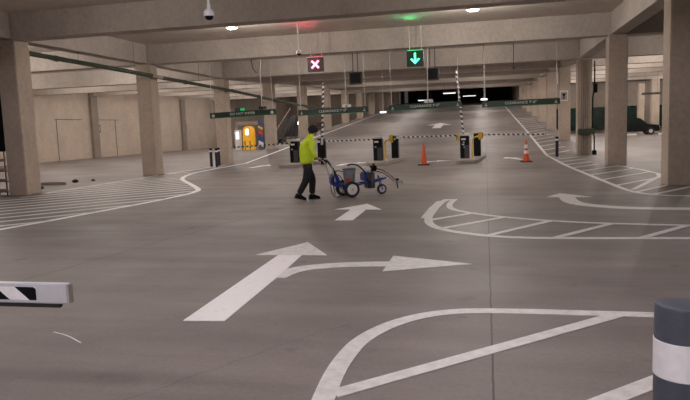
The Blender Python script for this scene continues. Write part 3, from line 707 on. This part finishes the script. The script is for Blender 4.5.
for i, (z0, z1, m) in enumerate(((.25,.95,M_white), (.7,1.4,M_blue), (1.4,1.9,M_red), (1.9,2.35,M_yellow), (2.35,2.8,M_blue))):
    mb = MB(); mb.prism([(-.24,z0+.25), (.24,z0), (.24,z1-.2), (-.24,z1)], 'y', -.212-.001*i, -.201).build('colour_patch', m, t)
t = thing('exit_sign', 'small hanging green exit sign above the do not enter bar', 'sign', (-20.5, 52, 3.55))
MB().box(-.5,.45,-.05,.05,0,.3).build('case', M_green, t); MB().box(.0,.42,-.06,-.051,.04,.26).build('lit_panel', M_exit, t)
for s in (-.3, .3): MB().tube([(s,0,.3), (s,0,deck_z(52)-3.55)], .01, 6).build('hanger', M_dark, t)
t = thing('staircase', 'dark slatted staircase rising behind the leftmost gate kiosk', 'staircase', (-18.9, 60, 0))
for y in (-.6, .6): MB().prism([(-.75,1.1), (.75,3.2), (1.0,3.2), (1.0,2.9), (-.4,1.1)], 'y', y-.05, y+.05).build('stringer', M_dark, t)
for i in range(8): MB().box(-.7+i*.2, -.42+i*.2, -.55, .55, 1.12+i*.26, 1.16+i*.26).build('tread', M_black, t)
MB().box(-1.0,1.1,-.6,.6,.95,1.09).build('landing', M_dark, t)
for x in (-.8, .9): MB().box(x-.08,x+.08,-.3,.3,0,.95).build('pier', M_black, t)
MB().tube([(-.9,-.62,1.9), (.6,-.62,3.9)], .03, 8).build('handrail', M_galv, t)
MB().prism([(-.85,1.15), (.0,2.95), (1.15,3.0), (.75,1.15)], 'y', .66, .70).build('side_panel', M_dark, t)
for q in range(4): MB().prism([(-.6+q*.36,1.2), (-.52+q*.36,1.2), (.25+q*.26,2.9), (.18+q*.26,2.9)], 'y', -.70, -.66).build('rail_bar', M_dark, t)
t = thing('added_bright_panel', 'cream panel added for the bright area under the dark staircase', 'partition', (-19.0, 62.0, 0))
MB().box(-.75,.7,-.06,.06,.1,1.2).build('panel', M_yel2, t)  # invented panel, its cream colour stands in for a bright area
for x in (-.7,-.2,.3): MB().box(x-.03,x+.03,-.09,-.06,0,1.2).build('upright', M_dark, t)
t = thing('wall_lamp', 'bright white lamp shining beside the dark staircase', 'lamp', (-17.4, 59.2, 2.45))
MB().ball((0,0,0), .2).build('globe', M_lens, t, smooth=True); MB().tube([(0,.0,-.2), (0,0,-2.44)], .04, 8).build('post', M_dark, t)
t = thing('warning_box', 'small dark red box beside the ramp above the worker', 'box', (-13.0, 50.2, gz(-13.0,50.2)))
MB().box(-.32,.32,-.1,.1,.75,1.15).build('case', M_signred, t, bevel=.02); MB().tube([(0,0,0), (0,0,.75)], .04, 8).build('post', M_dark, t)
# far strip lights over the ramp
for x, y, zl, l_, lab in ((-3.2,60,4.6,1.2, 'short strip light on the ramp right behind the raised arm'), (-6.8,75,4.65,1.7, 'long strip light far up the ramp behind the middle bar'), (-2.0,85,5.35,1.7, 'strip light deepest up the ramp, right of the raised arm')):
    t = thing('strip_light', lab, 'light', (x, y, zl), group='strip lights up the ramp')
    MB().box(-l_/2,l_/2,-.1,.1,.06,.14).build('case', M_galv, t); MB().box(-l_/2+.05,l_/2-.05,-.07,.07,0,.058).build('tube', M_dim_glow, t)
    for s in (-.8, .8): MB().tube([(s*l_/2,0,.14), (s*l_/2,0,deck_z(y)-zl)], .01, 6).build('hanger', M_dark, t)

# ------------------------------------------------------------------ the line striping machine
TH = math.radians(35)
O = Vector((-3.46, 15.83, 0))
t = thing('line_striping_machine', 'blue walk-behind paint striping machine pushed by the worker', 'striping machine', O, TH)
def wheel(s_, tt, r, wd, name, hubc):
    wh = MB().lathe([(r*.62,-wd/2), (r*.9,-wd/2), (r,-wd*.3), (r,wd*.3), (r*.9,wd/2), (r*.62,wd/2)], 32, (s_, tt, r), 'y').build(name, M_rubber, t, smooth=True)
    MB().lathe([(r*.18,-wd*.62), (r*.22,-wd*.56), (r*.5,-wd*.54), (r*.6,-wd*.58), (r*.66,-wd*.52), (r*.66,wd*.52), (r*.6,wd*.56), (r*.2,wd*.52)], 24, (s_, tt, r), 'y').build('hub', hubc, wh, smooth=True)
    MB().lathe([(r*.14,-wd*.62), (r*.14,wd*.62)], 12, (s_, tt, r), 'y').build('axle_cap', M_black, wh)
    return wh
wheel(0, -.28, .205, .09, 'rear_wheel', M_white); wheel(0, .28, .205, .09, 'rear_wheel', M_white)
wheel(.97, 0, .13, .07, 'front_wheel', M_alu)
MB().tube([(0,-.24,.205), (0,.24,.205)], .02, 10).build('axle', M_dark, t)
mb = MB()
for y in (-.14, .14): mb.tube(smooth3([(-.42,y,.52), (-.25,y,.30), (.0,y,.26), (.45,y,.33), (.75,y,.34), (.95,y*.5,.42)]), .022, 10)
mb.tube([(.3,-.14,.31), (.3,.14,.31)], .018, 8); mb.tube([(.7,-.14,.34), (.7,.14,.34)], .018, 8)
mb.build('frame', M_blue, t, smooth=True)
mb = MB()
for y in (-.05, .05): mb.tube([(.97,y,.13), (.93,y,.30), (.90,y,.42)], .014, 8)
mb.tube([(.90,-.06,.42), (.90,.06,.42)], .02, 8); mb.tube([(.90,0,.42), (.86,0,.5)], .02, 8); mb.build('front_fork', M_blue, t, smooth=True)
MB().prism([(.8,.33), (1.08,.40), (1.1,.44), (.8,.40)], 'y', -.07, .07).build('fender', M_blue, t, bevel=.01)
mb = MB()
for y in (-.22, .22): mb.tube(smooth3([(-.80,y,.98), (-.68,y,1.02), (-.58,y,.98), (-.48,y*.9,.82), (-.42,y*.7,.55), (-.38,y*.65,.42)]), .017, 10)
mb.tube([(-.60,-.22,.99), (-.60,.22,.99)], .015, 8); mb.build('handlebar', M_galv, t, smooth=True)
for y in (-.22, .22): MB().tube([(-.83,y,.972), (-.70,y,1.012)], .024, 10).build('grip', M_rubber, t, smooth=True)
MB().tube(smooth3([(-.58,-.1,.98), (-.40,-.1,.72), (-.32,-.12,.5), (-.28,-.1,.3)]), .025, 8).build('control_column', M_black, t, smooth=True)
# blue panel with hose reel
MB().prism([(-.46,.34), (-.30,.26), (-.22,.32), (-.27,.52), (-.38,.64), (-.47,.55)], 'y', -.14, .08).build('rear_tank', M_blue, t, bevel=.02)
hp = [(-.40+.17*math.cos(a), -.30, .32+.28*math.sin(a)) for a in [i*math.pi/12 for i in range(25)]]
MB().tube(hp, .011, 8, cap=False).build('hose_coil', M_rubber, t, smooth=True)
MB().tube(smooth3([(-.45,-.28,.1), (-.5,-.28,.4), (-.42,-.25,.72), (-.2,-.2,.66)]), .011, 8).build('hose', M_rubber, t, smooth=True)
# bucket
bk = MB().lathe([(.13,0), (.165,.30), (.172,.30), (.172,.33)], 28, (.04, -.05, .36)).build('paint_bucket', M_bucket, t, smooth=True)
MB().lathe([(.175,0), (.175,.025), (.12,.04), (.001,.045)], 28, (.04, -.05, .692)).build('bucket_lid', M_bluedark, bk, smooth=True)
MB().box(-.10,-.01,-.228,-.205,.40,.48).build('sticker', M_red, bk)
MB().box(-.14,.22,-.22,.14,.33,.358).build('bucket_tray', M_dark, t)
MB().tube(smooth3([(-.02,-.1,.80), (.1,-.12,.84), (.28,-.14,.78), (.45,-.14,.60), (.55,-.12,.42)], 3), .02, 10).build('suction_hose', M_rubber, t, smooth=True)
# engine and pump
en = MB().box(.42,.72,-.16,.16,.38,.60).build('engine', M_blue, t, bevel=.03)
MB().box(.44,.62,-.15,.15,.602,.74).build('fuel_tank', M_white, en, bevel=.035)
MB().lathe([(.11,0), (.12,.03), (.09,.06), (.03,.07)], 20, (.56,-.235,.49), 'y').build('recoil_starter', M_dark, en, smooth=True)
MB().box(.66,.80,-.12,.06,.62,.76).build('air_filter', M_black, en, bevel=.02)
MB().tube([(.74,.08,.6), (.80,.1,.72), (.8,.1,.80)], .03, 10).build('exhaust', M_black, en, smooth=True)
MB().lathe([(.055,0), (.055,.34), (.04,.36)], 18, (.62,-.2,.2)).build('fluid_pump', M_dark, t, smooth=True)
MB().box(.52,.72,-.15,.12,.18,.36).build('pump_block', M_dark, t, bevel=.02)
# front boom with spray gun
MB().tube(smooth3([(.74,-.1,.68), (.9,-.1,.66), (1.1,-.12,.54), (1.3,-.14,.36), (1.42,-.16,.28)], 3), .013, 8).build('gun_boom', M_dark, t, smooth=True)
MB().tube(smooth3([(.72,-.05,.62), (.95,-.05,.58), (1.15,-.08,.44), (1.28,-.12,.32)], 3), .009, 8).build('gun_hose', M_rubber, t, smooth=True)
g = MB().box(1.24,1.50,-.18,-.13,.27,.31).build('gun_bracket', M_galv, t, bevel=.005)
MB().tube([(1.30,-.2,.40), (1.34,-.2,.14)], .018, 10).build('spray_gun', M_dark, g, smooth=True)
MB().tube([(1.44,-.2,.36), (1.52,-.2,.20)], .014, 10).build('spray_gun', M_galv, g, smooth=True)
MB().ball((1.36,-.17,.37), .03).build('gun_knob', M_black, g, smooth=True)

# ------------------------------------------------------------------ worker
pt = thing('person', 'person in lime jacket, dark trousers and black cap pushing the striping machine', 'person', O, TH)
def skin_mesh(name, pts, edges, m, parent, sub=2, root=0):
    me = bpy.data.meshes.new(name); me.from_pydata([p[:3] for p in pts], edges, []); o = bpy.data.objects.new(name, me); C.objects.link(o)
    md = o.modifiers.new('skin', 'SKIN'); md.use_smooth_shade = True
    for i, p in enumerate(pts):
        r = p[3]; me.skin_vertices[0].data[i].radius = r if isinstance(r, tuple) else (r, r)
        me.skin_vertices[0].data[i].use_root = (i == root)
    sb = o.modifiers.new('sub', 'SUBSURF'); sb.levels = sub; sb.render_levels = sub
    dg = bpy.context.evaluated_depsgraph_get(); dg.update(); nm = bpy.data.meshes.new_from_object(o.evaluated_get(dg))
    bpy.data.objects.remove(o); nm.name = name; nm.materials.clear(); nm.materials.append(m)
    for p in nm.polygons: p.use_smooth = True
    r = bpy.data.objects.new(name, nm); C.objects.link(r); r.parent = parent; return r
# joints in (forward, left, up)
HIP = (-1.05, 0, .95); SH = (-.99, 0, 1.46); NK = (-.94, 0, 1.56); HD = (-.85, 0, 1.69)
rs, ls = (-.98,-.18,1.44), (-.98,.18,1.44)
re_, le = (-1.00,-.23,1.17), (-1.00,.23,1.17)
rh, lh = (-.85,-.235,1.01), (-.85,.235,1.01)
rk, lk = (-1.13,-.09,.50), (-.90,.09,.52)
ra, la = (-1.36,-.09,.13), (-.93,.09,.09)
# body in one surface with fingers rooted in the palms
pts = [(*HIP,.075), (-1.05,0,1.18,.09), (*SH,.09), (*NK,.055), (-.92,0,1.61,.052), (-.885,0,1.66,.075), (-.865,0,1.74,.082),
       (*rs,.06), (*re_,.042), (*rh,.027), (-.82,-.23,.995,.032), (*ls,.06), (*le,.042), (*lh,.027), (-.82,.23,.995,.032),
       (-1.05,-.08,.86,.06), (*rk,.055), (*ra,.036), (-1.05,.08,.86,.06), (*lk,.055), (*la,.036),
       (ra[0]+.10,ra[1],.04,.032), (la[0]+.14,la[1],.035,.032)]
ed = [(0,1),(1,2),(2,3),(3,4),(4,5),(5,6),(2,7),(7,8),(8,9),(9,10),(2,11),(11,12),(12,13),(13,14),(0,15),(15,16),(16,17),(0,18),(18,19),(19,20),(17,21),(20,22)]
for palm, sy in ((10,-1), (14,1)):
    bx, by, bz = pts[palm][:3]
    for i in range(4):
        oy = (-.030+.02*i); i0 = len(pts)
        pts += [(bx+.035, by+oy, bz+.012, .0085), (bx+.062-(.004*abs(i-1)), by+oy, bz-.008, .008), (bx+.045, by+oy, bz-.032, .007)]
        ed += [(palm,i0), (i0,i0+1), (i0+1,i0+2)]
    i0 = len(pts); pts += [(bx+.0, by-sy*.034, bz-.005, .010), (bx+.028, by-sy*.040, bz-.026, .008)]; ed += [(palm,i0), (i0,i0+1)]
body = skin_mesh('body', pts, ed, M_skin, pt)
# head details
hx = .09
mb = MB(); mb.ball((-.945,0,1.70), .1, (1.05,.82,1.22), 20); 
hd = mb.build('head', M_skin, pt, smooth=True); hd.location.x = hx
MB().prism([(-.85,1.715), (-.815,1.67), (-.85,1.665)], 'y', -.014, .014).build('nose', M_skin, hd, bevel=.004)
for s in (-1, 1):
    MB().ball((-.95, s*.083, 1.695), .022, (.8,.4,1.3), 10).build('ear', M_skin, hd, smooth=True)
    MB().ball((-.857, s*.032, 1.715), .011, (1,1,.8), 8).build('eye', M_black, hd)
MB().box(-.862,-.848,-.025,.025,1.637,1.643).build('mouth', M_red, hd)
mb = MB(); mb.ball((-.965,0,1.715), .105, (1.02,.84,1.1), 18)
bmesh.ops.bisect_plane(mb.bm, geom=mb.bm.verts[:]+mb.bm.edges[:]+mb.bm.faces[:], plane_co=(-.93,0,1.70), plane_no=(1,0,-.25), clear_outer=True)
mb.build('hair', M_hair, pt, smooth=True).location.x = hx
mb = MB(); mb.ball((-.955,0,1.74), .122, (1.1,.92,.92), 20)
bmesh.ops.bisect_plane(mb.bm, geom=mb.bm.verts[:]+mb.bm.edges[:]+mb.bm.faces[:], plane_co=(0,0,1.735), plane_no=(.12,0,-1), clear_outer=True)
cap = mb.build('cap', M_cap, pt, smooth=True); cap.location.x = hx
mb = MB(); vp = [(-.86,-.08), (-.79,-.08), (-.74,-.06), (-.72,0), (-.74,.06), (-.79,.08), (-.86,.08)]; mb.prism(vp, 'z', 1.735, 1.75); mb.build('visor', M_cap, cap, bevel=.003)
MB().ball((-.955,0,1.851), .012).build('cap_button', M_cap, cap)
# jacket
jp = [(-1.05,0,.88,(.135,.185)), (-1.055,0,.97,(.145,.195)), (-1.07,0,1.15,(.14,.195)), (-1.06,0,1.30,(.14,.20)), (-1.02,0,1.42,(.13,.18)), (-.97,0,1.53,.09), (-.95,0,1.60,.075),
      (-1.00,-.19,1.43,.095), (re_[0],re_[1]-.01,re_[2],.075), (rh[0]-.05,rh[1]-.01,rh[2]+.035,.052), (-1.00,.19,1.43,.095), (le[0],le[1]+.01,le[2],.075), (lh[0]-.05,lh[1]+.01,lh[2]+.035,.052)]
jk = skin_mesh('jacket', jp, [(0,1),(1,2),(2,3),(3,4),(4,5),(5,6),(4,7),(7,8),(8,9),(4,10),(10,11),(11,12)], M_hiviz, pt)
MB().lathe([(.088,-.02), (.084,.03), (.078,.06)], 24, (-.925,0,1.565)).build('collar', M_hiviz, jk, smooth=True)
# trousers
tp = [(-1.055,0,.95,(.135,.175)), (-1.055,0,.88,(.135,.175)), (-1.075,-.09,.78,.12), (rk[0],rk[1],rk[2],.10), (ra[0]+.02,ra[1],ra[2]+.03,.078),
      (-1.03,.09,.78,.12), (lk[0],lk[1],lk[2],.10), (la[0],la[1],la[2]+.03,.078)]
skin_mesh('trousers', tp, [(0,1),(1,2),(2,3),(3,4),(1,5),(5,6),(6,7)], M_trouser, pt)
for (ax, ay, az), tilt in ((ra, .25), (la, 0)):
    mb = MB(); m = Matrix.Translation((ax, ay, 0)) @ Matrix.Rotation(tilt, 4, 'Y')
    poly = [(-.09,0), (.20,0), (.215,.03), (.18,.065), (.08,.10), (.04,.13), (-.07,.13), (-.09,.07)]
    mb.prism(poly, 'y', -.047, .047)
    sh = mb.build('shoe', M_black, pt, bevel=.014, smooth=True); sh.matrix_local = m if tilt == 0 else Matrix.Translation((ax, ay, .053)) @ Matrix.Rotation(tilt, 4, 'Y')
    MB().prism([(-.088,-.004), (.205,-.004), (.21,.012), (-.09,.012)], 'y', -.049, .049).build('sole', M_rubber, sh)
